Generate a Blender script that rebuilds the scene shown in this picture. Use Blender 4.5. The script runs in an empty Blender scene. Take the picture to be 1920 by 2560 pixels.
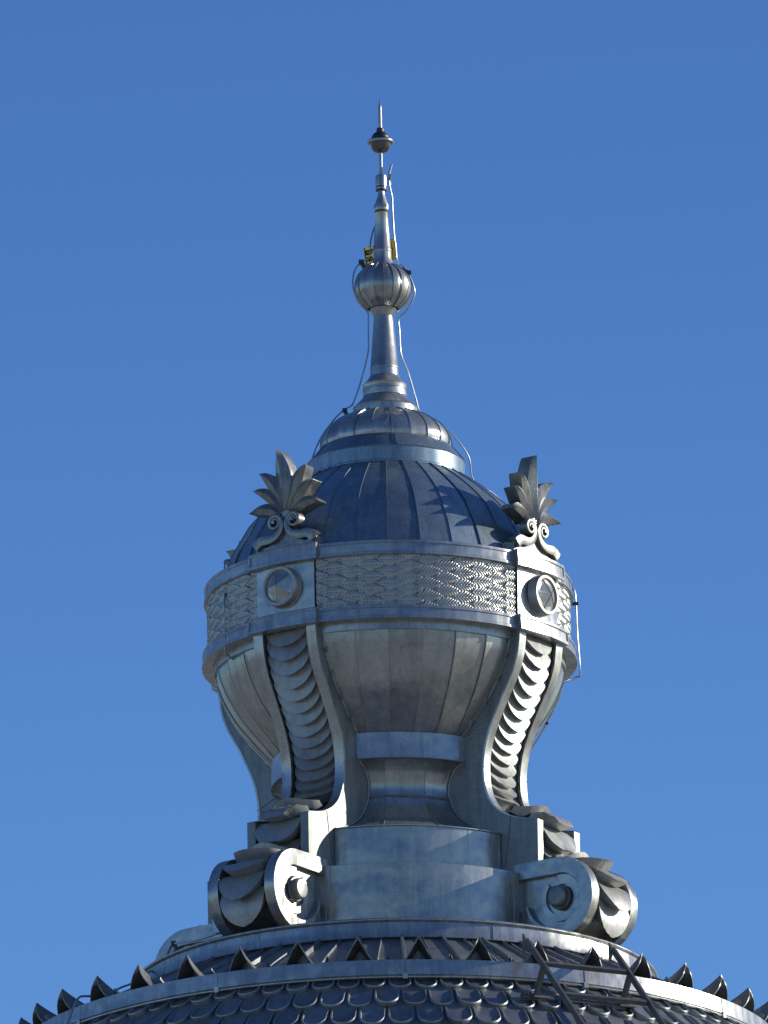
import bpy, math, random
from mathutils import Vector, Matrix, noise
PI = math.pi
R = math.radians
random.seed(7)
S = bpy.context.scene
COL = S.collection

# ------------------------------------------------------------------ camera
E0 = R(15.6)                 # the camera looks up by this much
FOV = R(2.4)
DIST = 8.5333 / (2 * math.tan(FOV / 2))
FPX = 1280 / math.tan(FOV / 2)
DH = DIST * math.cos(E0)
CZ = -DIST * math.sin(E0)
GROUND = CZ - 1.6
CX = -0.024
cam = bpy.data.cameras.new('camera')
cam.sensor_fit = 'VERTICAL'
cam.angle = FOV
cam.clip_end = 40000
cam.clip_start = 1
camo = bpy.data.objects.new('camera', cam)
COL.objects.link(camo)
camo.location = (CX, -DH, CZ)
camo.rotation_euler = (Matrix.Rotation(E0 + PI / 2, 4, 'X') @ Matrix.Rotation(R(-1.0), 4, 'Z')).to_euler()
S.camera = camo

# ------------------------------------------------------------------ light
SUN_AZ = 99.5      # degrees to the right of the direction that faces the camera
SUN_EL = 20
w = bpy.data.worlds.new('World')
S.world = w
w.use_nodes = True
nt = w.node_tree
sky = nt.nodes.new('ShaderNodeTexSky')
sky.sky_type = 'NISHITA'
sky.sun_disc = False
sky.sun_elevation = R(SUN_EL)
sky.sun_rotation = R(180 - SUN_AZ)
sky.altitude = 300
sky.air_density = 1.0
sky.dust_density = 0.3
sky.ozone_density = 3.0
# adjusted sky: a curve on elevation steepens its gradient, a tint deepens its blue
tc = nt.nodes.new('ShaderNodeTexCoord')
sx = nt.nodes.new('ShaderNodeSeparateXYZ'); nt.links.new(tc.outputs['Generated'], sx.inputs[0])
fc = nt.nodes.new('ShaderNodeFloatCurve')
cv = fc.mapping.curves[0]
cv.points[0].location = (0, 0); cv.points[1].location = (1, 1)
for q in ((0.2, 0.075), (0.34, 0.48)):
    cv.points.new(*q)
fc.mapping.update()
nt.links.new(sx.outputs[2], fc.inputs['Value'])
cx = nt.nodes.new('ShaderNodeCombineXYZ')
nt.links.new(sx.outputs[0], cx.inputs[0]); nt.links.new(sx.outputs[1], cx.inputs[1]); nt.links.new(fc.outputs[0], cx.inputs[2])
nv = nt.nodes.new('ShaderNodeVectorMath'); nv.operation = 'NORMALIZE'
nt.links.new(cx.outputs[0], nv.inputs[0]); nt.links.new(nv.outputs[0], sky.inputs['Vector'])
hs = nt.nodes.new('ShaderNodeMix'); hs.data_type = 'RGBA'; hs.blend_type = 'MULTIPLY'
hs.inputs[0].default_value = 1
nt.links.new(sky.outputs[0], hs.inputs[6])
hs.inputs[7].default_value = (0.45, 0.68, 1.08, 1)  # tint multiplied into the sky colour for a deeper blue
bg = nt.nodes['Background']
nt.links.new(hs.outputs[2], bg.inputs[0])
bg.inputs[1].default_value = 0.13
sl = bpy.data.lights.new('sun', 'SUN')
sl.energy = 4.8
sl.angle = R(0.5)
sl.color = (1.0, 0.93, 0.8)
so = bpy.data.objects.new('sun', sl)
COL.objects.link(so)
sd = Vector((math.sin(R(SUN_AZ)) * math.cos(R(SUN_EL)), -math.cos(R(SUN_AZ)) * math.cos(R(SUN_EL)), math.sin(R(SUN_EL))))
so.rotation_euler = sd.to_track_quat('Z', 'Y').to_euler()
S.view_settings.view_transform = 'Standard'
S.view_settings.look = 'None'
S.view_settings.exposure = 0
S.view_settings.gamma = 1

# ------------------------------------------------------------------ measures
P = 1 / 300.0                # metres per unit of the measured elevation drawing


def zf(y, r=0.0):
    """height of the drawing line y on a wall r metres in front of the axis"""
    return CZ + math.tan(E0 + math.atan((1280 - y) / FPX)) * (DH - r)


def prof(L):                 # (radius, line on the front of the surface)
    return [(r * P, zf(y, r * P)) for r, y in L]


def profY(L):                # (radius, line on the axis)
    return [(r * P, zf(y)) for r, y in L]


def catmull(pts, n=6):
    out = []
    for i in range(len(pts) - 1):
        p0 = pts[max(i - 1, 0)]; p1 = pts[i]; p2 = pts[i + 1]; p3 = pts[min(i + 2, len(pts) - 1)]
        for k in range(n):
            t = k / n
            out.append(tuple(0.5 * ((2 * b) + (-a + c) * t + (2 * a - 5 * b + 4 * c - d) * t * t + (-a + 3 * b - 3 * c + d) * t ** 3)
                             for a, b, c, d in zip(p0, p1, p2, p3)))
    out.append(tuple(pts[-1]))
    return out


# ------------------------------------------------------------------ materials
def nd(t, kind, **kw):
    n = t.nodes.new(kind)
    for k, v in kw.items():
        if k in n.inputs:
            n.inputs[k].default_value = v
        else:
            setattr(n, k, v)
    return n


def metal(name, c0, c1, rough=(0.2, 0.34), speck=0.75, dent=0.4, met=1.0, streak=0.65, warm=0.15, fine=0.12, chalk=0.34):
    m = bpy.data.materials.new(name)
    m.use_nodes = True
    t = m.node_tree
    L = t.links.new
    b = t.nodes['Principled BSDF']
    b.inputs['Metallic'].default_value = met
    geo = nd(t, 'ShaderNodeNewGeometry')
    at = nd(t, 'ShaderNodeAttribute', attribute_name='pv')
    # offset the pattern from panel to panel
    add = nd(t, 'ShaderNodeVectorMath', operation='MULTIPLY_ADD')
    L(at.outputs['Color'], add.inputs[0]); add.inputs[1].default_value = (17, 11, 5)
    L(geo.outputs['Position'], add.inputs[2])
    n1 = nd(t, 'ShaderNodeTexNoise', Scale=2.2, Detail=6, Roughness=0.62)
    L(add.outputs[0], n1.inputs['Vector'])
    mp = nd(t, 'ShaderNodeMapping'); mp.inputs['Scale'].default_value = (10, 10, 0.9)
    L(add.outputs[0], mp.inputs[0])
    n2 = nd(t, 'ShaderNodeTexNoise', Scale=1.0, Detail=5, Roughness=0.7)
    L(mp.outputs[0], n2.inputs['Vector'])
    n3 = nd(t, 'ShaderNodeTexNoise', Scale=62.0, Detail=4, Roughness=0.75)
    L(add.outputs[0], n3.inputs['Vector'])
    n4 = nd(t, 'ShaderNodeTexVoronoi', Scale=24.0)
    L(add.outputs[0], n4.inputs['Vector'])
    # blend factor
    r1 = nd(t, 'ShaderNodeMapRange'); r1.inputs[1].default_value = 0.25; r1.inputs[2].default_value = 0.75
    L(n1.outputs[0], r1.inputs[0])
    r2 = nd(t, 'ShaderNodeMapRange'); r2.inputs[1].default_value = 0.38; r2.inputs[2].default_value = 0.62
    L(n2.outputs[0], r2.inputs[0])
    mx = nd(t, 'ShaderNodeMix', data_type='FLOAT'); mx.inputs[0].default_value = streak
    L(r1.outputs[0], mx.inputs[2]); L(r2.outputs[0], mx.inputs[3])
    mc = nd(t, 'ShaderNodeMix', data_type='RGBA')
    mc.inputs[6].default_value = (*c0, 1); mc.inputs[7].default_value = (*c1, 1)
    L(mx.outputs[0], mc.inputs[0])
    # crystalline spangle of the galvanised sheet
    sp = nd(t, 'ShaderNodeMapRange'); sp.inputs[3].default_value = 0.93; sp.inputs[4].default_value = 1.07
    L(n4.outputs['Color'], sp.inputs[0])
    mu = nd(t, 'ShaderNodeMix', data_type='RGBA', blend_type='MULTIPLY'); mu.inputs[0].default_value = 1
    L(mc.outputs[2], mu.inputs[6]); L(sp.outputs[0], mu.inputs[7])
    # dark specks of oxide, gathered in patches
    r3 = nd(t, 'ShaderNodeMapRange'); r3.inputs[1].default_value = 0.52; r3.inputs[2].default_value = 0.60
    L(n3.outputs[0], r3.inputs[0])
    pm = nd(t, 'ShaderNodeMath', operation='MULTIPLY'); L(r3.outputs[0], pm.inputs[0]); L(r1.outputs[0], pm.inputs[1])
    ps = nd(t, 'ShaderNodeMath', operation='MULTIPLY'); L(pm.outputs[0], ps.inputs[0]); ps.inputs[1].default_value = speck
    ms = nd(t, 'ShaderNodeMix', data_type='RGBA'); L(ps.outputs[0], ms.inputs[0])
    L(mu.outputs[2], ms.inputs[6]); ms.inputs[7].default_value = (c0[0] * .35, c0[1] * .36, c0[2] * .38, 1)
    gr = nd(t, 'ShaderNodeMapRange'); gr.inputs[1].default_value = .3; gr.inputs[2].default_value = .7; gr.inputs[3].default_value = .82; gr.inputs[4].default_value = 1.14
    L(n3.outputs[0], gr.inputs[0])
    mg = nd(t, 'ShaderNodeMix', data_type='RGBA', blend_type='MULTIPLY'); mg.inputs[0].default_value = 1
    L(ms.outputs[2], mg.inputs[6]); L(gr.outputs[0], mg.inputs[7]); ms = mg
    # yellowish water stains
    n5 = nd(t, 'ShaderNodeTexNoise', Scale=1.3, Detail=3)
    L(add.outputs[0], n5.inputs['Vector'])
    r5 = nd(t, 'ShaderNodeMapRange'); r5.inputs[1].default_value = 0.52; r5.inputs[2].default_value = 0.72; r5.inputs[4].default_value = warm
    L(n5.outputs[0], r5.inputs[0])
    mw = nd(t, 'ShaderNodeMix', data_type='RGBA', blend_type='MULTIPLY'); L(r5.outputs[0], mw.inputs[0])
    L(ms.outputs[2], mw.inputs[6]); mw.inputs[7].default_value = (1.0, 0.86, 0.66, 1)
    # dark run-off streaks
    r6 = nd(t, 'ShaderNodeMapRange'); r6.inputs[1].default_value = .60; r6.inputs[2].default_value = .70; r6.inputs[3].default_value = 1; r6.inputs[4].default_value = .72
    L(n2.outputs[0], r6.inputs[0])
    m6 = nd(t, 'ShaderNodeMix', data_type='RGBA', blend_type='MULTIPLY'); m6.inputs[0].default_value = 1
    L(mw.outputs[2], m6.inputs[6]); L(r6.outputs[0], m6.inputs[7]); mw = m6
    # panel to panel tone
    pv = nd(t, 'ShaderNodeMapRange'); pv.inputs[1].default_value = -1; pv.inputs[2].default_value = 1
    pv.inputs[3].default_value = 0.8; pv.inputs[4].default_value = 1.2
    L(at.outputs['Fac'], pv.inputs[0])
    mpv = nd(t, 'ShaderNodeMix', data_type='RGBA', blend_type='MULTIPLY'); mpv.inputs[0].default_value = 1
    L(mw.outputs[2], mpv.inputs[6]); L(pv.outputs[0], mpv.inputs[7])
    L(mpv.outputs[2], b.inputs['Base Color'])
    rr = nd(t, 'ShaderNodeMapRange'); rr.inputs[3].default_value = rough[0]; rr.inputs[4].default_value = rough[1]
    L(mx.outputs[0], rr.inputs[0])
    ra = nd(t, 'ShaderNodeMath', operation='MULTIPLY_ADD'); L(at.outputs['Fac'], ra.inputs[0]); ra.inputs[1].default_value = 0.05
    L(rr.outputs[0], ra.inputs[2])
    L(ra.outputs[0], b.inputs['Roughness'])
    # hand-beaten sheet: slow dents plus fine grain
    n6 = nd(t, 'ShaderNodeTexNoise', Scale=3.2, Detail=2, Roughness=0.4)
    L(add.outputs[0], n6.inputs['Vector'])
    b1 = nd(t, 'ShaderNodeBump', Strength=dent, Distance=0.05)
    L(n6.outputs[0], b1.inputs['Height'])
    b2 = nd(t, 'ShaderNodeBump', Strength=fine, Distance=0.004)
    L(n3.outputs[0], b2.inputs['Height']); L(b1.outputs[0], b2.inputs['Normal'])
    L(b2.outputs[0], b.inputs['Normal'])
    # chalky patina: the same sheet with a broad, soft sheen
    p2 = nd(t, 'ShaderNodeBsdfPrincipled', Metallic=met * .55, Roughness=0.6)
    L(mpv.outputs[2], p2.inputs['Base Color']); L(b2.outputs[0], p2.inputs['Normal'])
    wm = nd(t, 'ShaderNodeMapRange'); wm.inputs[3].default_value = chalk - .12; wm.inputs[4].default_value = chalk + .12
    L(n1.outputs[0], wm.inputs[0])
    ms2 = nd(t, 'ShaderNodeMixShader'); L(wm.outputs[0], ms2.inputs[0]); L(b.outputs[0], ms2.inputs[1]); L(p2.outputs[0], ms2.inputs[2])
    L(ms2.outputs[0], t.nodes['Material Output'].inputs['Surface'])
    return m


ZINC = metal('zinc_sheet', (0.34, 0.345, 0.335), (0.51, 0.515, 0.49))
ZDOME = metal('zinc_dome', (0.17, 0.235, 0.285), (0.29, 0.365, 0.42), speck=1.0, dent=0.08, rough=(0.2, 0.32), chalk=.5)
ZORN = metal('zinc_ornament', (0.32, 0.325, 0.315), (0.50, 0.505, 0.48), rough=(0.3, 0.45), dent=0.2, speck=0.6, warm=0.5, chalk=.78)
ZPLATE = metal('zinc_plate', (0.18, 0.19, 0.19), (0.31, 0.32, 0.31), speck=0.9, dent=0.2, rough=(0.28, 0.42), chalk=.68)
ZLEAF = metal('zinc_leaf', (0.21, 0.22, 0.21), (0.40, 0.40, 0.38), rough=(0.22, 0.36), dent=0.5, speck=0.9, warm=0.7, chalk=.5)
ZFRIEZE = metal('zinc_frieze', (0.34, 0.345, 0.335), (0.52, 0.525, 0.50), rough=(0.24, 0.36), dent=0.1, speck=0.5, chalk=.35)
ZTILE = metal('zinc_tile', (0.20, 0.215, 0.225), (0.34, 0.355, 0.36), rough=(0.3, 0.45), dent=0.15, speck=0.4, chalk=.55)
WIRE = metal('galvanised_wire', (0.34, 0.36, 0.38), (0.45, 0.47, 0.5), rough=(0.35, 0.45), dent=0, speck=0.2)
POLISH = metal('polished_steel', (0.12, 0.11, 0.10), (0.2, 0.18, 0.17), rough=(0.04, 0.08), dent=0.2, speck=0.0, chalk=.12)
DARK = metal('oxidised_steel', (0.05, 0.05, 0.055), (0.1, 0.1, 0.11), rough=(0.4, 0.55), dent=0, speck=0.3)
FRAME = metal('painted_steel', (0.10, 0.10, 0.10), (0.15, 0.15, 0.15), rough=(0.45, 0.6), met=0.6, dent=0, speck=0.4)


def plain(name, c, rough=0.6, scale=8, var=0.15):
    m = bpy.data.materials.new(name); m.use_nodes = True
    t = m.node_tree; b = t.nodes['Principled BSDF']
    n = nd(t, 'ShaderNodeTexNoise', Scale=scale, Detail=5)
    geo = nd(t, 'ShaderNodeNewGeometry'); t.links.new(geo.outputs['Position'], n.inputs['Vector'])
    mc = nd(t, 'ShaderNodeMix', data_type='RGBA')
    mc.inputs[6].default_value = (*[x * (1 - var) for x in c], 1); mc.inputs[7].default_value = (*[min(1, x * (1 + var)) for x in c], 1)
    t.links.new(n.outputs[0], mc.inputs[0]); t.links.new(mc.outputs[2], b.inputs['Base Color'])
    b.inputs['Roughness'].default_value = rough
    return m


YELLOW = plain('yellow_plastic', (0.62, 0.52, 0.05))
INK = plain('black_ink', (0.02, 0.02, 0.02))
RED = plain('red_ink', (0.42, 0.05, 0.02))
STONE = plain('pale_stone', (0.42, 0.39, 0.33), 0.85, 3)

gm = bpy.data.materials.new('town_ground'); gm.use_nodes = True
t = gm.node_tree; b = t.nodes['Principled BSDF']
geo = nd(t, 'ShaderNodeNewGeometry')
v = nd(t, 'ShaderNodeTexVoronoi', Scale=0.035)
n = nd(t, 'ShaderNodeTexNoise', Scale=0.02, Detail=6)
for q in (v, n):
    t.links.new(geo.outputs['Position'], q.inputs['Vector'])
cr = nd(t, 'ShaderNodeValToRGB')
e = cr.color_ramp.elements
e[0].position = 0.0; e[0].color = (0.10, 0.13, 0.07, 1)
e[1].position = 1.0; e[1].color = (0.58, 0.56, 0.52, 1)
for p_, c_ in ((0.35, (0.2, 0.22, 0.14, 1)), (0.5, (0.46, 0.45, 0.42, 1)), (0.7, (0.42, 0.43, 0.44, 1))):
    q = e.new(p_); q.color = c_
mx = nd(t, 'ShaderNodeMix', data_type='FLOAT'); mx.inputs[0].default_value = 0.5
sr = nd(t, 'ShaderNodeSeparateColor'); t.links.new(v.outputs['Color'], sr.inputs[0])
t.links.new(sr.outputs[0], mx.inputs[2]); t.links.new(n.outputs[0], mx.inputs[3])
t.links.new(mx.outputs[0], cr.inputs[0]); t.links.new(cr.outputs[0], b.inputs['Base Color'])
b.inputs['Roughness'].default_value = 0.9


# ------------------------------------------------------------------ mesh helpers
class MB:
    def __init__(s):
        s.v = []; s.f = []; s.pv = []; s.mi = []

    def grid(s, fn, nu, nv, pv=0.0, closeu=False, flip=False, mi=0):
        b = len(s.v)
        mu = nu if closeu else nu + 1
        for i in range(mu):
            for j in range(nv + 1):
                s.v.append(tuple(fn(i / nu, j / nv)))
        for i in range(nu):
            i2 = (i + 1) % mu
            for j in range(nv):
                q = [b + i * (nv + 1) + j, b + i2 * (nv + 1) + j, b + i2 * (nv + 1) + j + 1, b + i * (nv + 1) + j + 1]
                if flip: q.reverse()
                s.f.append(q); s.pv.append(pv); s.mi.append(mi)

    def poly(s, pts, pv=0.0, mi=0):
        b = len(s.v)
        s.v += [tuple(p) for p in pts]
        s.f.append(list(range(b, b + len(pts)))); s.pv.append(pv); s.mi.append(mi)

    def prism(s, A, B, pv=0.0, caps=True, mi=0):
        """A, B: matching outlines"""
        b = len(s.v); n = len(A)
        s.v += [tuple(p) for p in A] + [tuple(p) for p in B]
        for i in range(n):
            j = (i + 1) % n
            s.f.append([b + i, b + j, b + n + j, b + n + i]); s.pv.append(pv); s.mi.append(mi)
        if caps:
            s.f.append([b + i for i in range(n)][::-1]); s.f.append([b + n + i for i in range(n)])
            s.pv += [pv, pv]; s.mi += [mi, mi]

    def box(s, c, sx, sy, sz, M=None, pv=0.0, mi=0):
        A = [Vector((x * sx / 2, y * sy / 2, -sz / 2)) for x, y in ((-1, -1), (1, -1), (1, 1), (-1, 1))]
        B = [a + Vector((0, 0, sz)) for a in A]
        if M is not None:
            A = [M @ a for a in A]; B = [M @ a for a in B]
        c = Vector(c)
        s.prism([a + c for a in A], [a + c for a in B], pv, mi=mi)

    def bar(s, p, q, wdt, hgt, up=(0, 0, 1), pv=0.0, mi=0):
        p = Vector(p); q = Vector(q); d = (q - p).normalized()
        a = d.cross(Vector(up)).normalized(); u = a.cross(d)
        o = [(-wdt / 2, -hgt / 2), (wdt / 2, -hgt / 2), (wdt / 2, hgt / 2), (-wdt / 2, hgt / 2)]
        s.prism([p + a * x + u * y for x, y in o], [q + a * x + u * y for x, y in o], pv, mi=mi)

    def tube(s, pts, r, n=8, cap=True, pv=0.0, mi=0):
        pts = [Vector(p) for p in pts]
        b = len(s.v); k = len(pts)
        ref = Vector((0.3, 0.2, 1)).normalized()
        for i, p in enumerate(pts):
            d = (pts[min(i + 1, k - 1)] - pts[max(i - 1, 0)]).normalized()
            a = d.cross(ref)
            if a.length < 1e-3: a = d.cross(Vector((1, 0, 0)))
            a.normalize(); u = a.cross(d)
            rr = r[i] if isinstance(r, (list, tuple)) else r
            for j in range(n):
                th = 2 * PI * j / n
                s.v.append(tuple(p + (a * math.cos(th) + u * math.sin(th)) * rr))
        for i in range(k - 1):
            for j in range(n):
                j2 = (j + 1) % n
                s.f.append([b + i * n + j, b + i * n + j2, b + (i + 1) * n + j2, b + (i + 1) * n + j]); s.pv.append(pv); s.mi.append(mi)
        if cap:
            s.f.append([b + j for j in range(n)][::-1]); s.f.append([b + (k - 1) * n + j for j in range(n)])
            s.pv += [pv, pv]; s.mi += [mi, mi]

    def build(s, name, mat, parent=None, sharp=32):
        me = bpy.data.meshes.new(name)
        me.from_pydata(s.v, [], s.f)
        a = me.attributes.new('pv', 'FLOAT', 'FACE')
        a.data.foreach_set('value', s.pv)
        for m in (mat if isinstance(mat, (list, tuple)) else [mat]):
            me.materials.append(m)
        me.polygons.foreach_set('material_index', s.mi)
        import bmesh
        bm = bmesh.new(); bm.from_mesh(me)
        bmesh.ops.remove_doubles(bm, verts=bm.verts, dist=1e-5)
        bmesh.ops.recalc_face_normals(bm, faces=bm.faces)
        bm.to_mesh(me); bm.free()
        me.shade_smooth()
        me.set_sharp_from_angle(angle=R(sharp))
        o = bpy.data.objects.new(name, me)
        COL.objects.link(o)
        if parent: o.parent = parent
        return o


def tag(o, label=None, cat=None, group=None, kind=None):
    if label: o['label'] = label
    if cat: o['category'] = cat
    if group: o['group'] = group
    if kind: o['kind'] = kind
    return o


def empty(name, loc=(0, 0, 0), rz=0, parent=None):
    o = bpy.data.objects.new(name, None)
    COL.objects.link(o); o.location = loc; o.rotation_euler = (0, 0, rz)
    o.empty_display_size = 0.2
    if parent: o.parent = parent
    return o


def copy_tree(o, parent=None):
    c = o.copy(); COL.objects.link(c); c.parent = parent
    for ch in list(o.children):
        copy_tree(ch, c)
    return c


def pol(r, az, z):
    """az in radians, measured from the side that faces the camera, positive to the right"""
    return (r * math.sin(az), -r * math.cos(az), z)


WOB = 0.0022


def wob(r, az, z, k=1.0):
    return r + k * WOB * noise.noise(Vector((3.1 * math.sin(az), 3.1 * math.cos(az), z * 2.3)))


def lathe(mb, pr, a0=-PI, a1=PI, n=192, pv=0.0, k=1.0, mi=0):
    closed = abs(a1 - a0 - 2 * PI) < 1e-6
    N = len(pr) - 1

    def fn(u, v):
        j = min(int(round(v * N)), N)
        r, z = pr[j]; az = a0 + (a1 - a0) * u
        return pol(wob(r, az, z, k), az, z)
    mb.grid(fn, n, N, pv, closeu=closed, mi=mi)
    if not closed and len(pr) > 2:
        pass


def ribs(mb, pr, angs, wd, hg, pv=0.0, mi=0):
    """standing seams following a profile"""
    for az in angs:
        pts = []
        for i, (r, z) in enumerate(pr):
            r0, z0 = pr[max(i - 1, 0)]; r1, z1 = pr[min(i + 1, len(pr) - 1)]
            tr, tz = r1 - r0, z1 - z0; l = math.hypot(tr, tz) or 1
            nr, nz = -tz / l, tr / l
            if nr < 0 and abs(nr) > .05: nr, nz = -nr, -nz
            pts.append((r, z, nr, nz))
        nx, ny = math.cos(az), math.sin(az)

        def fn(u, v):
            j = min(int(round(v * (len(pts) - 1))), len(pts) - 1)
            r, z, nr, nz = pts[j]
            k = int(round(u * 3))
            s_ = (-1, -0.6, 0.6, 1)[k] * wd / 2
            h = (-0.002, hg, hg, -0.002)[k]
            x, y, zz = pol(r + nr * h, az, z + nz * h)
            return (x + nx * s_, y + ny * s_, zz)
        mb.grid(fn, 3, len(pts) - 1, pv, mi=mi)


def panelled(mb, pr, n, phase, bulge=0.0, tilt=0.0, sub=4, seam=(0.013, 0.014), tone=0.5):
    st = 2 * PI / n
    N = len(pr) - 1
    for k in range(n):
        a = phase + k * st
        tl = random.uniform(-1, 1) * tilt
        t2 = random.uniform(-1, 1) * tilt * 0.6
        pvv = random.uniform(-tone, tone)

        def fn(u, v):
            j = min(int(round(v * N)), N)
            r, z = pr[j]
            az = a + st * u
            r2 = r * math.cos(st / 2) / math.cos(st * (u - .5))       # flat chord
            r2 = r2 * .75 + r * .25 + bulge * (1 - (2 * u - 1) ** 2) * math.sin(PI * v)
            r2 += tl * (u - .5) + t2 * math.sin(PI * v) * (u - .5)
            return pol(wob(r2, az, z), az, z)
        mb.grid(fn, sub, N, pvv)
    if seam:
        ribs(mb, pr, [phase + k * st for k in range(n)], seam[0], seam[1], pv=-0.3)


# ================================================================== ground
gb = MB()
ring = [(12000 * math.sin(2 * PI * k / 64), 12000 * math.cos(2 * PI * k / 64), GROUND) for k in range(64)]
gb.poly(ring)
tag(gb.build('ground', gm), kind='structure')

# ================================================================== great dome under the lantern
dome = empty('dome_roof', (0, 0, zf(2700)))
tag(dome, 'big dome roof clad in round zinc scales with a ring of horn shaped vents, below the lantern', 'roof')
DZ = -dome.location.z


def dpart(mb, name, mat, **k):
    o = mb.build(name, mat, dome, **k)
    o.location.z = DZ
    return o


R1 = 650 * P; Z1 = zf(2296, R1)
Z1b = zf(2342, 655 * P)
R2 = 957 * P; Z2 = zf(2399, R2)
Z2b = zf(2447, R2)
# upper ring: platform, rolled bead and fascia
m = MB()
pr = [(300 * P, Z1 - .012), (R1 - .06, Z1 - .012), (R1 - .03, Z1 - .01)]
for k in range(9):
    th = R(200 - k * 32)
    pr.append((R1 + .004 + .014 * math.cos(th), Z1 - .008 + .014 * math.sin(th)))
pr += [(R1 - .004, Z1 - .03), (R1 + .0, Z1 - .075), (R1 + .006, Z1b + .01), (R1 + .012, Z1b), (R1 - .03, Z1b - .004)]
lathe(m, pr, n=256)
ribs(m, [(R1 + .001, Z1 - .03), (R1 + .012, Z1b)], [R(x) for x in (-31, -4, 22, 52, 80, -75, 120, 160, -120)], .012, .002)
dpart(m, 'upper_ring', ZINC)
# sloping skirt between the rings
SK = [(R1 - .035, Z1b + .004), (R1 + .1, Z1b - .075), (R1 + .5, Z1b - .27), (R2 - .12, Z2 - .035)]
SK = catmull(SK, 5)
m = MB()
panelled(m, SK, 40, R(3.6 + 4.5), tilt=.02, sub=3, seam=None, tone=.6)
ribs(m, SK, [R(10.6 + 9 * k) for k in range(40)], .034, .035, -0.4)
ribs(m, SK, [R(6.2 + 9 * k) for k in range(40)], .0075, .022, 0.5)
dpart(m, 'skirt', ZTILE)
# lower ring
m = MB()
pr = [(R2 - .16, Z2 - .05), (R2 - .02, Z2 - .003), (R2, Z2), (R2 + .012, zf(2436, R2 + .012)), (R2 + .004, zf(2438, R2 + .004)), (R2 + .008, zf(2440, R2 + .008))]
zc = (zf(2440, R2) + Z2b) / 2
for k in range(7):
    th = R(70 - k * 30)
    pr.append((R2 + .012 + .014 * math.cos(th), zc + .012 * math.sin(th)))
pr += [(R2 - .03, Z2b - .005), (R2 - .09, Z2b - .01)]
lathe(m, pr, n=320)
ribs(m, [(R2 + .001, Z2 - .005), (R2 + .013, zf(2436, R2 + .013))], [R(x) for x in (1.5, -27, 29, 57, -54, -80, 85, 110, 140, -110, -140, 170)], .008, .003, -.4)
for a_ in (1.5, -27, 29, 57, -54):
    a = R(a_)
    m.box(pol(R2 + .022, a, zc + .004), .04, .02, .045, Matrix.Rotation(a, 3, 'Z'))
dpart(m, 'lower_ring', ZINC)

# scale tiles
RT0 = R2 - .055; ZT0 = Z2b + .01
TP = [(0, RT0, ZT0)]
for k in range(60):
    s0, r, z = TP[-1]
    sl_ = R(41 + 34 * (k / 60))
    TP.append((s0 + .06, r + .06 * math.cos(sl_), z - .06 * math.sin(sl_)))


def tsurf(s_):
    s_ = max(0.0, min(s_, TP[-1][0] - 1e-6))
    i = int(s_ / .06); f = s_ / .06 - i
    a, b2 = TP[i], TP[i + 1]
    r = a[1] + (b2[1] - a[1]) * f; z = a[2] + (b2[2] - a[2]) * f
    d = math.hypot(b2[1] - a[1], b2[2] - a[2])
    return r, z, -(b2[2] - a[2]) / d, (b2[1] - a[1]) / d      # r z nr nz


m = MB()
lathe(m, [(r, z) for s_, r, z in TP], n=192, pv=-.5)
dpart(m, 'dome_shell', ZTILE)
m = MB()
NT = 96; PITCH = .285; HWT = .094; LT = .40
for row in range(8):
    sb = .20 + PITCH * row           # lower tip of the tile
    r_, _, _, _ = tsurf(sb - .1)
    hw = HWT * (r_ / (R2)) * 1.02
    for k in range(NT):
        az = 2 * PI * (k + (row % 2) * .5) / NT + R(.7)
        if abs(az if az < PI else az - 2 * PI) > R(125): continue
        jit = random.uniform(-.01, .01)
        tone = random.uniform(-.7, .7)
        lift0, lift1 = .004, .024 + random.uniform(-.009, .011)

        def pt(t_, s_, h):
            r, z, nr, nz = tsurf(s_)
            fr = max(0, min(1, (s_ - (sb - LT)) / LT))
            if h > 0: h *= max(0, min(1, (fr - .3) / .15))
            h = h + lift0 + (lift1 - lift0) * fr
            x, y, zz = pol(r + nr * h, az, z + nz * h)
            return (x + math.cos(az) * t_, y + math.sin(az) * t_, zz)
        # outline of the U
        U = []
        st_ = sb - LT
        for q in range(6): U.append((-hw, st_ + (LT - hw * 1.05) * q / 5))
        for q in range(1, 12):
            th = PI * q / 12
            U.append((-hw * math.cos(th), sb - hw * 1.05 + hw * 1.05 * math.sin(th) + jit))
        for q in range(6): U.append((hw, st_ + (LT - hw * 1.05) * (1 - q / 5)))
        nU = len(U)
        c_ = (0, sb - hw * 1.3)
        # rim cross-section: inset factor, height
        cs = [(1.0, -.02), (1.0, .012), (.955, .02), (.90, .018), (.87, .002)]
        nm = []
        for i in range(nU):
            t0, s0 = U[max(i - 1, 0)]; t1, s1 = U[min(i + 1, nU - 1)]
            dx, dy = t1 - t0, s1 - s0; l = math.hypot(dx, dy)
            nm.append((dy / l, -dx / l))       # inward normal
        ins = (0, .001, .008, .018, .023)

        def fn(u, v_):
            i = int(round(u * (nU - 1))); j = int(round(v_ * 4))
            return pt(U[i][0] + nm[i][0] * ins[j], U[i][1] + nm[i][1] * ins[j], (-.022, .012, .021, .018, .0)[j])
        m.grid(fn, nU - 1, 4, tone + .3)
        m.poly([pt(U[i][0] + nm[i][0] * .023, U[i][1] + nm[i][1] * .023, 0) for i in range(nU)], tone)
dpart(m, 'scale_tiles', ZTILE)

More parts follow.
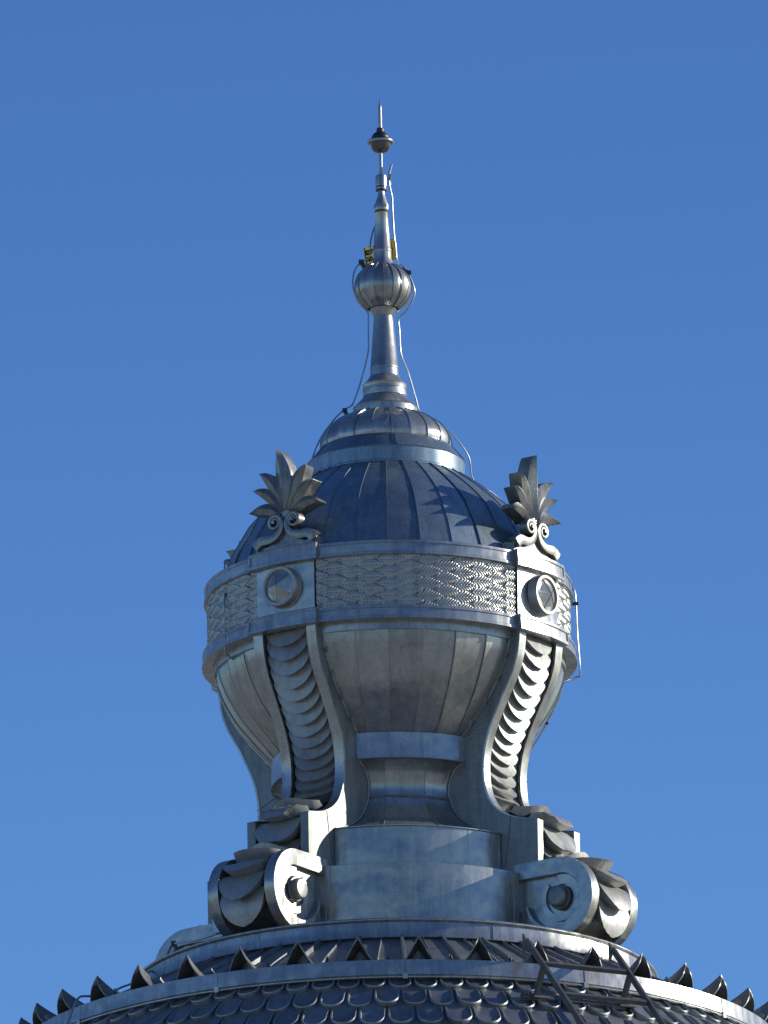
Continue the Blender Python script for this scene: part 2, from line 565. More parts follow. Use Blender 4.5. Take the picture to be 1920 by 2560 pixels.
# horn shaped vents around the lower ring
def horn(w_, h_, L_):
    mb = MB()

    def sect(v):       # v: 0 front edge .. 1 tail
        pts = []
        hh = h_ * (1 - v) ** 1.3
        ww = w_ * (1 + .75 * v - 1.35 * v * v)
        for i in range(13):
            u = -1 + i / 6
            x = ww / 2 * u
            y = hh * (1 - abs(u)) ** 1.45 if abs(u) < 1 else 0
            y = hh * ((1 - abs(u)) ** 1.3 * .75 + (1 - abs(u)) * .25)
            pts.append((-L_ * v + (.03 * (y / h_) + .035 * math.sin(PI * min(1, y / h_))) * (1 - v), x, y))
        return pts

    def fn(u, v):
        s_ = sect(v * v * .3 + v * .7)
        return s_[int(round(u * 12))]
    mb.grid(fn, 12, 8)

    def fin(u, v):
        s_ = sect(v * v * .3 + v * .7)
        x, y, z = s_[int(round(u * 12))]
        return (x + .001, y * .94, z * .93 - .002)
    mb.grid(fin, 12, 8, pv=-.6)
    f0 = sect(0)
    for i in range(12):
        a, b2 = f0[i], f0[i + 1]
        mb.poly([a, b2, (b2[0] + .001, b2[1] * .94, b2[2] * .93 - .002), (a[0] + .001, a[1] * .94, a[2] * .93 - .002)], .6)
    # slightly recessed back closing the mouth
    def back(u, v):
        s_ = sect(.3)
        x, y, z = s_[int(round(u * 12))]
        return (x, y, z * v)
    mb.grid(back, 12, 4, pv=-.2)
    return mb


hm = horn(.265, .225, .50)
proto = hm.build('roof_vent', ZPLATE, dome, sharp=60)
sm = horn(.055, .062, .09)
proto2 = sm.build('ridge_stop', ZORN, dome, sharp=60)
for k in range(40):
    a = R(3.6 + 9 * k)
    o = proto if k == 0 else proto.copy()
    if k: COL.objects.link(o); o.parent = dome
    x, y, z = pol(R2 - .045, a, Z2 - .012 + DZ)
    o.location = (x, y, z); o.rotation_euler = (0, random.uniform(-.03, .03), a - PI / 2 + random.uniform(-.02, .02))
    o['label'] = 'horn shaped zinc vent on the lower ring'
    a = R(8.1 + 9 * k)
    o = proto2 if k == 0 else proto2.copy()
    if k: COL.objects.link(o); o.parent = dome
    x, y, z = pol(R2 - .03, a, Z2 - .008 + DZ)
    o.location = (x, y, z); o.rotation_euler = (0, 0, a - PI / 2 + random.uniform(-.1, .1))
# masonry drum that carries the dome
m = MB()
rb, zb = TP[-1][1], TP[-1][2]
lathe(m, [(rb, zb), (rb + .35, zb), (rb + .35, zb - .5), (rb, zb - .7), (rb, GROUND + 14), (rb + 1, GROUND + 14), (rb + 1, GROUND)], n=96)
dpart(m, 'masonry_drum', STONE)

# ================================================================== lantern
lan = empty('roof_lantern', (0, 0, Z1 - .012))
tag(lan, 'urn shaped silver zinc lantern with scroll brackets and needle spire crowning the dome', 'lantern')
LZ = -lan.location.z


def lpart(mb, name, mat, parent=None, **k):
    o = mb.build(name, mat, parent or lan, **k)
    if parent is None: o.location.z = LZ
    return o


AZ = [R(-34.5), R(55.5), R(145.5), R(-124.5)]

# pedestal
m = MB()
RA = 452 * P; RB = 398 * P
z2t = zf(2154, RA); z1t = zf(2063, RB)
lathe(m, [(.6, Z1 - .02), (RA, Z1 - .02), (RA, z2t - .006), (RA - .01, z2t), (RB - .02, z2t + .004)], n=160)
ribs(m, [(RA, Z1), (RA, z2t - .004)], [R(a) for a in (-26, 6.5, 98, 120, -70, 170, -150)], .008, .003)
lathe(m, [(RB + .003, z2t - .01), (RB, z1t - .01), (RB + .013, z1t - .004), (RB + .013, z1t + .004), (RB - .08, z1t + .012)], n=160, pv=.3)
ribs(m, [(RB, z2t), (RB, z1t - .01)], [R(a) for a in (-4, 28, 100, -60, 160)], .008, .003)
for a_ in AZ:
    for sg in (-1, 1):
        ribs(m, [(RA, Z1), (RA, z2t - .004)], [a_ + sg * R(12.6), a_ + sg * R(14.2)], .012, .012, .3)
        ribs(m, [(RB, z2t), (RB, z1t - .01)], [a_ + sg * R(14.2)], .012, .010, .3)
lpart(m, 'pedestal', ZINC)

# waist and neck band
zbn0 = zf(1829, 300 * P); zbn1 = zf(1893, 300 * P)
WA = profY([(395, 2164), (357, 2153), (307, 2127), (282, 2104), (264, 2078), (256, 2055)])
WB = profY([(256, 2055), (253, 2035), (256, 2012), (267, 1990), (282, 1978)]) + [(295 * P, zbn1 - .004)]
m = MB()
panelled(m, catmull(WA, 4), 16, R(-3.5), tilt=.006, sub=4, seam=(.008, .005), tone=.3)
panelled(m, catmull(WB, 4), 16, R(-3.5), tilt=.006, sub=4, seam=(.008, .005), tone=.2)
zs_ = zf(2055)
lathe(m, [(257 * P, zs_ - .008), (259 * P, zs_ - .001), (257 * P, zs_ + .006)])
lpart(m, 'waist', ZINC)
m = MB()
lathe(m, [(285 * P, zbn1 - .002), (297 * P, zbn1 - .003), (301 * P, zbn1), (300 * P, zbn1 + .02), (299 * P, zbn0), (296 * P, zbn0 + .004), (276 * P, zbn0 + .006)], pv=.4)
lpart(m, 'neck_band', ZINC)

# bowl
BW = prof([(296, 1829), (322, 1794), (356, 1747), (387, 1699), (413, 1647), (429, 1604), (435, 1572)])
m = MB()
panelled(m, catmull(BW, 6), 32, 0, tilt=.014, bulge=.003, sub=4, seam=(.010, .009), tone=.7)
lpart(m, 'bowl', ZINC)

# entablature: lower moulding, frieze wall, upper moulding
m = MB()


def mould(y0, y1, rb_, ya, yb, a0=-PI, a1=PI, dr=0, n=256, r_in=430):
    """fillet from y0, face ya..yb, lip to y1"""
    r = (rb_ + dr) * P
    pr = [((r_in) * P, zf(y0, r) - .004), (r - .012, zf(y0, r)), (r - .004, zf(y0, r) - .002), (r - .002, zf(ya, r)), (r - .010, zf(ya, r) - .004), (r - .006, zf(yb, r) + .004),
          (r, zf(yb, r)), (r + .002, zf(y1, r)), (r - .01, zf(y1, r) - .003), (r_in * P, zf(y1, r) - .001)]
    return pr


PU = mould(1348, 1383, 461, 1355, 1377)
PL = mould(1510, 1543, 468, 1517, 1537, r_in=440)
lathe(m, PU, n=256)
ribs(m, [PU[4], PU[5]], [R(a) for a in (-100, 8, 80, 100, -80)], .006, .002)
lpart(m, 'upper_moulding', ZINC)
m = MB()
lathe(m, PL, n=256)
lathe(m, prof([(440, 1547), (440, 1556), (440, 1571), (433, 1573)]), n=200, pv=.2)
ribs(m, prof([(440, 1556), (440, 1571)]), [R(a) for a in (-14, 7, 20, -55, -75)], .02, .004)
lpart(m, 'lower_moulding', ZINC)

ZFT = zf(1377, 449 * P); ZFB = zf(1513, 449 * P)
RF = 449 * P


def frieze_sector(a0, a1):
    """relief of overlapping laurel leaves, all tips to the right"""
    mb = MB()
    HT = ZFT - ZFB + .03
    LL = .225; HW_ = .053; PX = .318; PY = .104
    nu = int((a1 - a0) * RF / .0052); nv = int(HT / .0056)
    H = {}

    def leaf(du, dv, sgn=1):
        # du along leaf (-.5 .. .5 of LL), dv across
        x = du / LL + .5
        if x < 0 or x > 1: return (-1, 0)
        wv = HW_ * (math.sin(PI * min(1, x * 1.02) ** .78) ** .8 if 0 < x < .98 else 0)
        if wv <= 0 or abs(dv) > wv: return (-1, 0)
        q = abs(dv) / wv
        body = .006 + .012 * math.sqrt(max(0, 1 - q * q)) + .005 * x
        ph = (du - abs(dv) * 1.0) / .027
        fr = ph - math.floor(ph)
        vein = .0085 * math.exp(-((fr - .5) / .17) ** 2) if q < .9 else 0
        mid = .0045 * math.exp(-(dv / .004) ** 2) if x < .9 else 0
        return body, body - vein - mid

    def fn(u, v):
        az = a0 + (a1 - a0) * u
        x = u * (a1 - a0) * RF; y = v * HT
        best = 0.0; hb = 0.0
        j0 = int(y / (PY / 2))
        for j in range(j0 - 2, j0 + 4):
            off = PX / 2 if j % 2 else 0
            i0 = math.floor((x - off) / PX)
            for i in (i0, i0 + 1):
                jx = .006 * math.sin(i * 7.3 + j * 3.1); jy = .004 * math.sin(i * 3.7 + j * 5.9)
                cx = i * PX + off + jx; cy = j * PY / 2 + jy
                h = leaf(x - cx, y - cy)
                if h[0] > hb: hb = h[0]; best = h[1]
        return pol(RF - .004 + best * 1.15, az, ZFB - .015 + y)
    mb.grid(fn, nu, nv)
    return mb


ha = R(11.3)
fs = frieze_sector(AZ[0] + ha, AZ[1] - ha)
fr0 = lpart(fs, 'leaf_frieze', ZFRIEZE, sharp=180)
for k in (1, 2, 3):
    o = fr0.copy(); COL.objects.link(o); o.parent = lan; o.rotation_euler = (0, 0, k * PI / 2)
m = MB()
lathe(m, [(RF - .02, ZFT + .05), (RF - .02, ZFB - .1)], n=128)
lpart(m, 'frieze_wall', ZINC)

# panels above each bracket with the medallions; built once and turned
for idx, az in enumerate(AZ):
    m = MB()
    h1 = R(11.6)
    fp = [(RF - .03, ZFT + .03), (RF + .034, ZFT + .03), (RF + .034, ZFB - .03), (RF - .03, ZFB - .03)]

    def seg(pr, a0, a1, n=16, pv=0):
        lathe(m, pr, a0, a1, n, pv)
        for aa in (a0, a1):
            m.poly([pol(r, aa, z) for r, z in pr], pv)
    seg([(RF - .03, ZFT + .02), (RF + .030, ZFT + .02), (RF + .030, ZFB - .02), (RF - .03, ZFB - .02)], az - R(10.9), az + R(10.9), pv=.2)
    for (pr0, extra) in ((PU, .045), (PL, .045)):
        q = [(r + extra, z + (0 if i not in (0, 1) else .004)) for i, (r, z) in enumerate(pr0)]
        q[0] = (RF - .05, q[0][1]); q[-1] = (RF - .05, q[-1][1])
        q = [(r, z + (.006 if k_ < 4 else (-.008 if k_ > 6 else 0))) for k_, (r, z) in enumerate(q)]
        seg(q, az - R(12.4), az + R(12.4), pv=-.1)
        # raised border at the two ends
        for sgn in (-1, 1):
            aa = az + sgn * R(12.1)
            r4 = q[4][0]
            m.bar(pol(r4 + .003, aa, q[3][1] - .002), pol(r4 + .007, aa, q[6][1] + .002), .022, .014, up=(math.sin(aa), -math.cos(aa), 0))
    pan = lpart(m, 'cornice_panel', ZINC)
    # medallion
    m = MB()
    c = Vector(pol(RF + .028, az, 0)); zc_ = zf(1446, RF) if False else (ZFT + ZFB) / 2 - .005
    ex = Vector((math.cos(az), math.sin(az), 0)); er = Vector((math.sin(az), -math.cos(az), 0)); ez = Vector((0, 0, 1))
    rr_ = 51 * P
    cs = [(1.06, 0), (1.0, .004), (.99, .068), (.965, .077), (.84, .077), (.81, .068), (.80, .055)]

    def fn(u, v):
        th = 2 * PI * u; j = int(round(v * (len(cs) - 1)))
        return c + ex * (math.cos(th) * rr_ * cs[j][0]) + ez * (zc_ + math.sin(th) * rr_ * cs[j][0]) + er * cs[j][1]
    m.grid(fn, 48, len(cs) - 1, closeu=True, pv=.2)
    md = lpart(m, 'medallion', ZORN, sharp=40)
    m = MB()
    tip = c + ez * zc_ + er * .118
    N6 = 5
    pts = [c + ex * (math.cos(2 * PI * k / 60 + .35 + PI / 2) * rr_ * .83) + ez * (zc_ + math.sin(2 * PI * k / 60 + .35 + PI / 2) * rr_ * .83) + er * .057 for k in range(60)]
    for k in range(N6):
        seg_ = pts[k * 12:(k + 1) * 12 + 1] if k < N6 - 1 else pts[k * 12:] + [pts[0]]
        A, B = seg_[0], seg_[-1]
        for q in range(len(seg_) - 1):
            # flat facet towards the tip, rounded foot
            fa = q / 12; fb = (q + 1) / 12
            pa = A.lerp(B, fa).lerp(tip, .12); pb = A.lerp(B, fb).lerp(tip, .12)
            m.poly([pa, pb, tip], .2 * (k % 2)); m.poly([seg_[q], seg_[q + 1], pb, pa], -.3)
    for k in range(N6):
        m.bar(pts[k * 12].lerp(tip, .05), tip, .006, .006, pv=-.6)
    o = m.build('boss', ZINC, md, sharp=15)

# dome cap
DC = prof([(420, 1350), (407, 1322), (392, 1293), (373, 1268), (354, 1241), (340, 1228), (318, 1211), (290, 1194), (245, 1171), (196, 1150)])
m = MB()
panelled(m, catmull(DC, 4), 32, 0, tilt=.016, bulge=.003, sub=4, seam=(.008, .007), tone=.9)
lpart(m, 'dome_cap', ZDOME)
# stepped collar above it
m = MB()
lathe(m, prof([(190, 1153), (199, 1151), (199, 1148), (197, 1146), (197, 1113), (199, 1110), (196, 1109)]), pv=.2)
for q in range(10):
    a0 = 2 * PI * q / 10 + R(-30)
    lathe(m, prof([(196, 1109), (168, 1083), (163, 1081)]), a0, a0 + 2 * PI / 10, 20, pv=random.uniform(-1, .3))
ribs(m, prof([(197, 1109), (168, 1083)]), [R(8), R(80), R(-64), R(150)], .012, .008)
ribs(m, prof([(197, 1146), (197, 1113)]), [R(a) for a in (-46, -31, 50, 100)], .006, .002)
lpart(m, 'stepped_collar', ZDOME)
m = MB()
BL = prof([(163, 1082), (164, 1070), (161, 1056), (152, 1042), (136, 1030), (112, 1022), (80, 1018)])
panelled(m, catmull(BL, 4), 21, R(5.5), tilt=.014, bulge=.003, sub=4, seam=(.009, .010), tone=.8)
lpart(m, 'bell_cap', ZINC)

# spire with its ball, caps and needle
m = MB()
sp = prof([(74, 1021), (81.5, 1020), (81.5, 1017), (80.5, 1003), (82, 1000), (79, 998.5), (68, 991), (58, 984), (53, 979.5)])
lathe(m, sp, n=96)
lathe(m, prof([(52, 980), (55, 979), (55, 977), (54, 963), (56, 961.5), (56, 959.5), (54, 958), (54.5, 951), (55.5, 949), (52, 947.5), (42, 939), (36.5, 932)]), n=96)
lathe(m, prof([(36.5, 934), (36.4, 931), (35.2, 916), (36.4, 914), (36.4, 910), (34.9, 908), (24.3, 786)]), n=64)
lathe(m, prof([(24, 786), (25, 785.5), (34, 764.5), (33, 763)]), n=64)
spire = lpart(m, 'spire', ZINC)


def spart(mb, name, mat, **k):
    o = mb.build(name, mat, spire, **k)
    return o


m = MB()
Rb = 71.5 * P; zcb = zf(721.5)
BP = []
ztop = zf(658, 31 * P); zbot = zf(764, 33 * P)
for k in range(17):
    f = k / 16
    th = -R(57) + f * (R(57) + R(62))
    rr_ = Rb * math.cos(th)
    z_ = zcb + (math.sin(th) / math.sin(R(62))) * (ztop - zcb) if th > 0 else zcb + (math.sin(th) / math.sin(R(57))) * (zcb - zbot)
    BP.append((rr_, z_))
panelled(m, BP, 18, R(2), tilt=.012, bulge=.006, sub=4, seam=(.007, .009), tone=.8)
spart(m, 'ball', ZINC)
m = MB()
lathe(m, prof([(33, 661), (30, 657), (26, 650), (23.5, 643), (22.8, 640), (22.3, 626), (23.4, 624), (23.4, 620), (22.1, 618), (15.3, 530), (16.5, 527), (15, 524)]), n=64)
spart(m, 'upper_shaft', ZINC)
m = MB()
lathe(m, prof([(14, 524), (17.6, 523), (18.2, 521), (18.2, 512), (16.5, 506), (13, 496), (9.4, 486), (8.6, 480), (8.6, 472)]), n=48)
for k in range(40):
    a = 2 * PI * k / 40
    m.bar(pol(18.3 * P, a, zf(521)), pol(18.3 * P, a, zf(513)), .004, .004, up=(math.sin(a), -math.cos(a), 0))
lathe(m, prof([(8, 473), (13.5, 472.5), (14, 470), (13.6, 465), (11.5, 463)]), n=40, pv=-1)
lathe(m, prof([(11, 464), (14.3, 462.5), (14.4, 460), (14.4, 439), (13.6, 436), (5, 434)]), n=48)
spart(m, 'spire_cap', ZINC)
m = MB()
lathe(m, prof([(8, 475), (13.8, 473.5), (14.3, 470.5), (12, 468)]), n=40)
lathe(m, prof([(10, 465), (14, 464.2), (14, 462), (10, 461.5)]), n=40)
spart(m, 'dark_ring', DARK)  # rings that darken the groove of the spire cap
m = MB()
lathe(m, prof([(14, 526), (17.4, 525.2), (18.0, 523.4), (17, 522.6)]), n=40)
spart(m, 'dark_ring', DARK)  # dark ring just below the knurled edge of the cap
m = MB()
lathe(m, prof([(4.8, 436), (4.6, 379)]), n=20)
lathe(m, prof([(4.6, 345), (4.6, 319), (4.4, 268), (3.0, 260), (.2, 249)]), n=20)
spart(m, 'needle', WIRE)
m = MB()
lathe(m, prof([(3, 381), (8, 379.5), (15, 376), (21, 369), (24.5, 361), (25.5, 354), (26.5, 351)]), n=48)
lpb = m; m = MB()
tor = [(26.5 * P + .012 * (1 - math.cos(2 * PI * k / 12)), zf(347, 28 * P) + .014 * math.sin(2 * PI * k / 12)) for k in range(13)]
lathe(m, tor, n=48)
lathe(m, prof([(27, 346), (22, 343), (12, 342)]), n=48)
spart(lpb, 'polished_bowl', POLISH)
spart(m, 'bowl_rim', ZINC)
m = MB()
lathe(m, prof([(12, 343), (19, 342), (22, 340), (22.3, 337), (20, 333), (14, 329), (9.5, 327), (9.5, 320), (8, 318.5), (4, 318)]), n=40)
spart(m, 'insulator_cap', DARK)

# ------------------------------------------------------------------ scroll brackets
# local frame: x outwards, y to the right as seen from outside, z up
def Zb(Y): return zf(Y)


OUT = [(458, 1660), (456, 1690), (449, 1730), (434, 1770), (412, 1808), (390, 1846), (369, 1886), (353, 1925), (344, 1965), (342, 2000), (345, 2035), (356, 2068), (376, 2096), (406, 2118), (448, 2134), (500, 2144)]
OUTc = catmull(OUT, 4)
HWB = 92.5
SCX, SCY, SCR = 565, 2352, 99


def toL(r, Y, t_):
    return (r * P, t_ * P, zf(Y))


def bracket():
    m = MB()
    # core, recessed between the side plates
    core = [(r - 48, Y + 6) for r, Y in OUTc[:-4]] + [(452, 2165)] + [(474, 2249), (474, 2275), (540, 2275), (600, 2310), (622, 2352), (600, 2405), (540, 2440), (430, 2458), (180, 2458), (180, 1660)]
    m.prism([toL(r, Y, -72) for r, Y in core], [toL(r, Y, 72) for r, Y in core])
    body = m.build('scroll_bracket', ZPLATE, None, sharp=35)
    body.parent = lan
    for sgn in (-1, 1):
        m = MB()
        o1 = OUTc + [(500, 2249), (459, 2277), (300, 2290), (120, 2290), (120, 1660)]
        m.prism([toL(r, Y, sgn * 68) for r, Y in o1], [toL(r, Y, sgn * HWB) for r, Y in o1])
        # folded edge of the sheet, standing a little proud
        edge = OUTc
        def fe(u, v):
            i = int(round(u * (len(edge) - 1))); r, Y = edge[i]
            k = int(round(v * 4))
            dt = (66, 66, HWB + 1.2, HWB + 1.2, HWB - 1)[k]; dr = (-6, 1.2, 1.2, -5, -5)[k]
            return toL(r + dr, Y, sgn * dt)
        m.grid(fe, len(edge) - 1, 4, .3, mi=1)
        # seams of the side sheet and lead edging at the urn
        m.bar(toL(346, 1992, sgn * (HWB + .6)), toL(250, 1950, sgn * (HWB + .6)), .006, .006, up=(0, 1, 0), pv=-.5)
        m.bar(toL(420, 2126, sgn * (HWB + .6)), toL(400, 2250, sgn * (HWB + .6)), .006, .006, up=(0, 1, 0), pv=-.5)
        m.build('side_plate', [ZPLATE, ZINC], body, sharp=30)
        # soldered bead where the plate meets the urn, with its clips
        m = MB()
        for pr_ in (catmull(BW, 4), catmull(WA, 3) + catmull(WB, 3)):
            pts_ = []
            for i_, (r_, z_) in enumerate(pr_):
                t_ = HWB * P + .004
                if r_ <= t_ + .01: continue
                pts_.append((math.sqrt(r_ * r_ - t_ * t_) + .004 + random.uniform(-.002, .004), sgn * (t_ + random.uniform(-.001, .002)), z_))
            m.tube(pts_, [random.uniform(.006, .0095) for _ in pts_], 6, pv=-.3)
        for q_ in (4, 9, 14, 19):
            r_, z_ = catmull(BW, 4)[q_ % 24]; t_ = HWB * P + .01
            m.box((math.sqrt(max(.01, r_ * r_ - t_ * t_)) + .008, sgn * (t_ + .008), z_), .022, .018, .045, Matrix.Rotation(R(30), 3, 'Y'), pv=-.8)
        m.build('edge_bead', ZORN, body)
        # volute
        m = MB()
        o2 = [(430, 2252), (500, 2254)]
        for k in range(41):
            th = R(90 - k * 180 / 40)
            o2.append((SCX + SCR * math.cos(th), SCY - SCR * math.sin(th)))
        o2 += [(430, 2452)]
        A = [toL(r, Y, sgn * 70) for r, Y in o2]; B = [toL(r, Y, sgn * 84) for r, Y in o2]
        m.prism(A, B, .2, mi=1)
        # raised outer band of the volute, then a lower inner turn
        def relief(band, h0, h1, pv):
            def fb(u, v):
                i = int(round(u * (len(band) - 1))); (a, b2), (c, d) = band[i]
                k = int(round(v * 3))
                q = ((a, b2, h0), (a, b2, h1), (c, d, h1), (c, d, h0))[k]
                return toL(q[0], q[1], sgn * q[2])
            m.grid(fb, len(band) - 1, 3, pv, mi=1)
            for i in (0, len(band) - 1):
                (a, b2), (c, d) = band[i]
                m.poly([toL(a, b2, sgn * h0), toL(a, b2, sgn * h1), toL(c, d, sgn * h1), toL(c, d, sgn * h0)], pv)
        band = [((x, 2252.5), (x, 2292)) for x in (432, 470, 510, 545)]
        for k in range(0, 61):
            th = R(90 - k * 4.4); f = k / 60
            ri = 60 + 3 * math.sin(f * PI) + (36 * max(0, f - .6) / .4)
            band.append(((SCX + SCR * math.cos(th), SCY - SCR * math.sin(th)), (SCX + min(ri, SCR - 1) * math.cos(th), SCY - min(ri, SCR - 1) * math.sin(th))))
        relief(band, 83, 100, -.5)
        band = []
        for k in range(0, 61):
            th = R(100 - k * 5.4); f = k / 60
            band.append(((SCX + 58 * math.cos(th), SCY - 58 * math.sin(th)), (SCX + (33 + 14 * f) * math.cos(th), SCY - (33 + 14 * f) * math.sin(th))))
        relief(band, 83, 92, .5)
        # eye
        def disc(r0, t0, t1, ch, pv):
            csx = [(r0, t0), (r0, t1 - ch), (r0 - ch, t1), (r0 * .5, t1 + 1), (0, t1 + 1.5)]
            def f2(u, v):
                th = 2 * PI * u; k = int(round(v * 4)); rr, tt = csx[k]
                return toL(SCX + rr * math.cos(th), SCY + rr * math.sin(th), sgn * tt)
            m.grid(f2, 32, 4, pv, closeu=True)
        disc(31, 83, 98, 2, -.5)
        disc(26, 92, 116, 4, .2)
        m.build('volute', [ZPLATE, ZINC], body, sharp=30)
    # path the overlapping scales follow
    top = [(r - 24, Y + 3) for r, Y in OUTc[:-14]]
    path1 = [Vector((r * P, 0, zf(Y))) for r, Y in top if Y > 1668]
    p2 = [(400, 2102), (436, 2124), (470, 2136), (488, 2150), (490, 2190), (490, 2236), (505, 2258), (540, 2264)]
    for k in range(0, 25):
        th = R(82 - k * 6.6)
        p2.append((SCX + 88 * math.cos(th), SCY - 88 * math.sin(th)))
    path2 = [Vector((r * P, 0, zf(Y))) for r, Y in catmull(p2, 2)]

    def sampler(path):
        acc = [0]
        for i in range(1, len(path)): acc.append(acc[-1] + (path[i] - path[i - 1]).length)

        def at(s_):
            s_ = max(0, min(s_, acc[-1] - 1e-5))
            i = 0
            while acc[i + 1] < s_: i += 1
            f = (s_ - acc[i]) / (acc[i + 1] - acc[i])
            p = path[i].lerp(path[i + 1], f)
            a = path[max(i - 1, 0)]; b2 = path[min(i + 2, len(path) - 1)]
            d = (b2 - a).normalized()
            return p, d, Vector((-d.z, 0, d.x))     # outward normal
        return at, acc[-1]

    def scale(at, s_end, Ls, lift, hw, camber):
        mb = MB()
        NU, NV = 20, 8

        def P_(u, v, top_=True):
            x = -1 + 2 * u
            le = math.sqrt(max(0, 1 - x * x * .97))
            ln = Ls * (.25 + .75 * le)
            s_ = s_end - Ls + ln * v
            p, d, n_ = at(s_end - Ls * .5)
            p2_, d2, n2 = at(s_)
            h = (-.02 + (lift + .02) * v) * (.45 + .55 * le) + camber * (1 - abs(x) ** 1.8) * (.15 + .85 * v) + .004 * max(0, 1 - abs(x) * 5)
            if not top_: h = 0.0
            return p2_ + n2 * h + Vector((0, x * hw, 0))
        mb.grid(lambda u, v: P_(u, v), NU, NV, random.uniform(-.3, .5))
        # thick lower lip turned back under
        def lip(u, v):
            a = P_(u, 1); 
            x = -1 + 2 * u; le = math.sqrt(max(0, 1 - x * x * .97))
            s_ = s_end - Ls + Ls * (.25 + .75 * le)
            p2_, d2, n2 = at(s_ - .02 * v)
            b2 = p2_ - n2 * .015 + Vector((0, x * hw, 0))
            return a.lerp(b2, v)
        mb.grid(lip, NU, 2, -.5)
        mb.build('scale', ZORN, body, sharp=42)
    at1, L1 = sampler(path1)
    nS = 14
    for k in range(nS):
        scale(at1, L1 * (.045 + .955 * (k + .6) / (nS - .4)), .24, .072, 64.5 * P, .04)
    at2, L2 = sampler(path2)
    for k, f in enumerate((.08, .19, .30, .41, .52, .62, .715, .81, .90)):
        scale(at2, L2 * f + .03, .24, .085, 66 * P, .055)
    return body


b0 = bracket()
brs = [b0]
for k in range(3):
    brs.append(copy_tree(b0, lan))
for o, az in zip(brs, AZ):
    o.rotation_euler = (0, 0, az - PI / 2)
    o.location = (0, 0, LZ)
    o['label'] = 'S shaped scroll bracket with overlapping scales between two side plates'

# ------------------------------------------------------------------ palmettes on the cornice
def ribbon(mb, pts, wds, x0, x1, pv=0.0):
    """flat band in the y-z plane between depths x0 and x1"""
    n = len(pts)
    L_, R_ = [], []
    for i in range(n):
        a = Vector(pts[max(i - 1, 0)]); b2 = Vector(pts[min(i + 1, n - 1)])
        d = (b2 - a); l = d.length or 1
        nx, ny = -d.y / l, d.x / l
        w2 = wds[i] / 2
        L_.append((pts[i][0] + nx * w2, pts[i][1] + ny * w2)); R_.append((pts[i][0] - nx * w2, pts[i][1] - ny * w2))

    def fn(u, v):
        i = int(round(u * (n - 1))); k = int(round(v * 5))
        c = ((L_[i], x0), (L_[i], x1), ((Vector(L_[i]) + Vector(pts[i])) / 2, x1 + .004), ((Vector(R_[i]) + Vector(pts[i])) / 2, x1 + .004), (R_[i], x1), (R_[i], x0))[k]
        return (c[1], c[0][0], c[0][1])
    mb.grid(fn, n - 1, 5, pv)
    for i in (0, n - 1):
        mb.poly([(x0, *L_[i]), (x1, *L_[i]), (x1, *R_[i]), (x0, *R_[i])], pv)


def leanx(h): return 8 * (max(0, h) / 260) ** 1.5


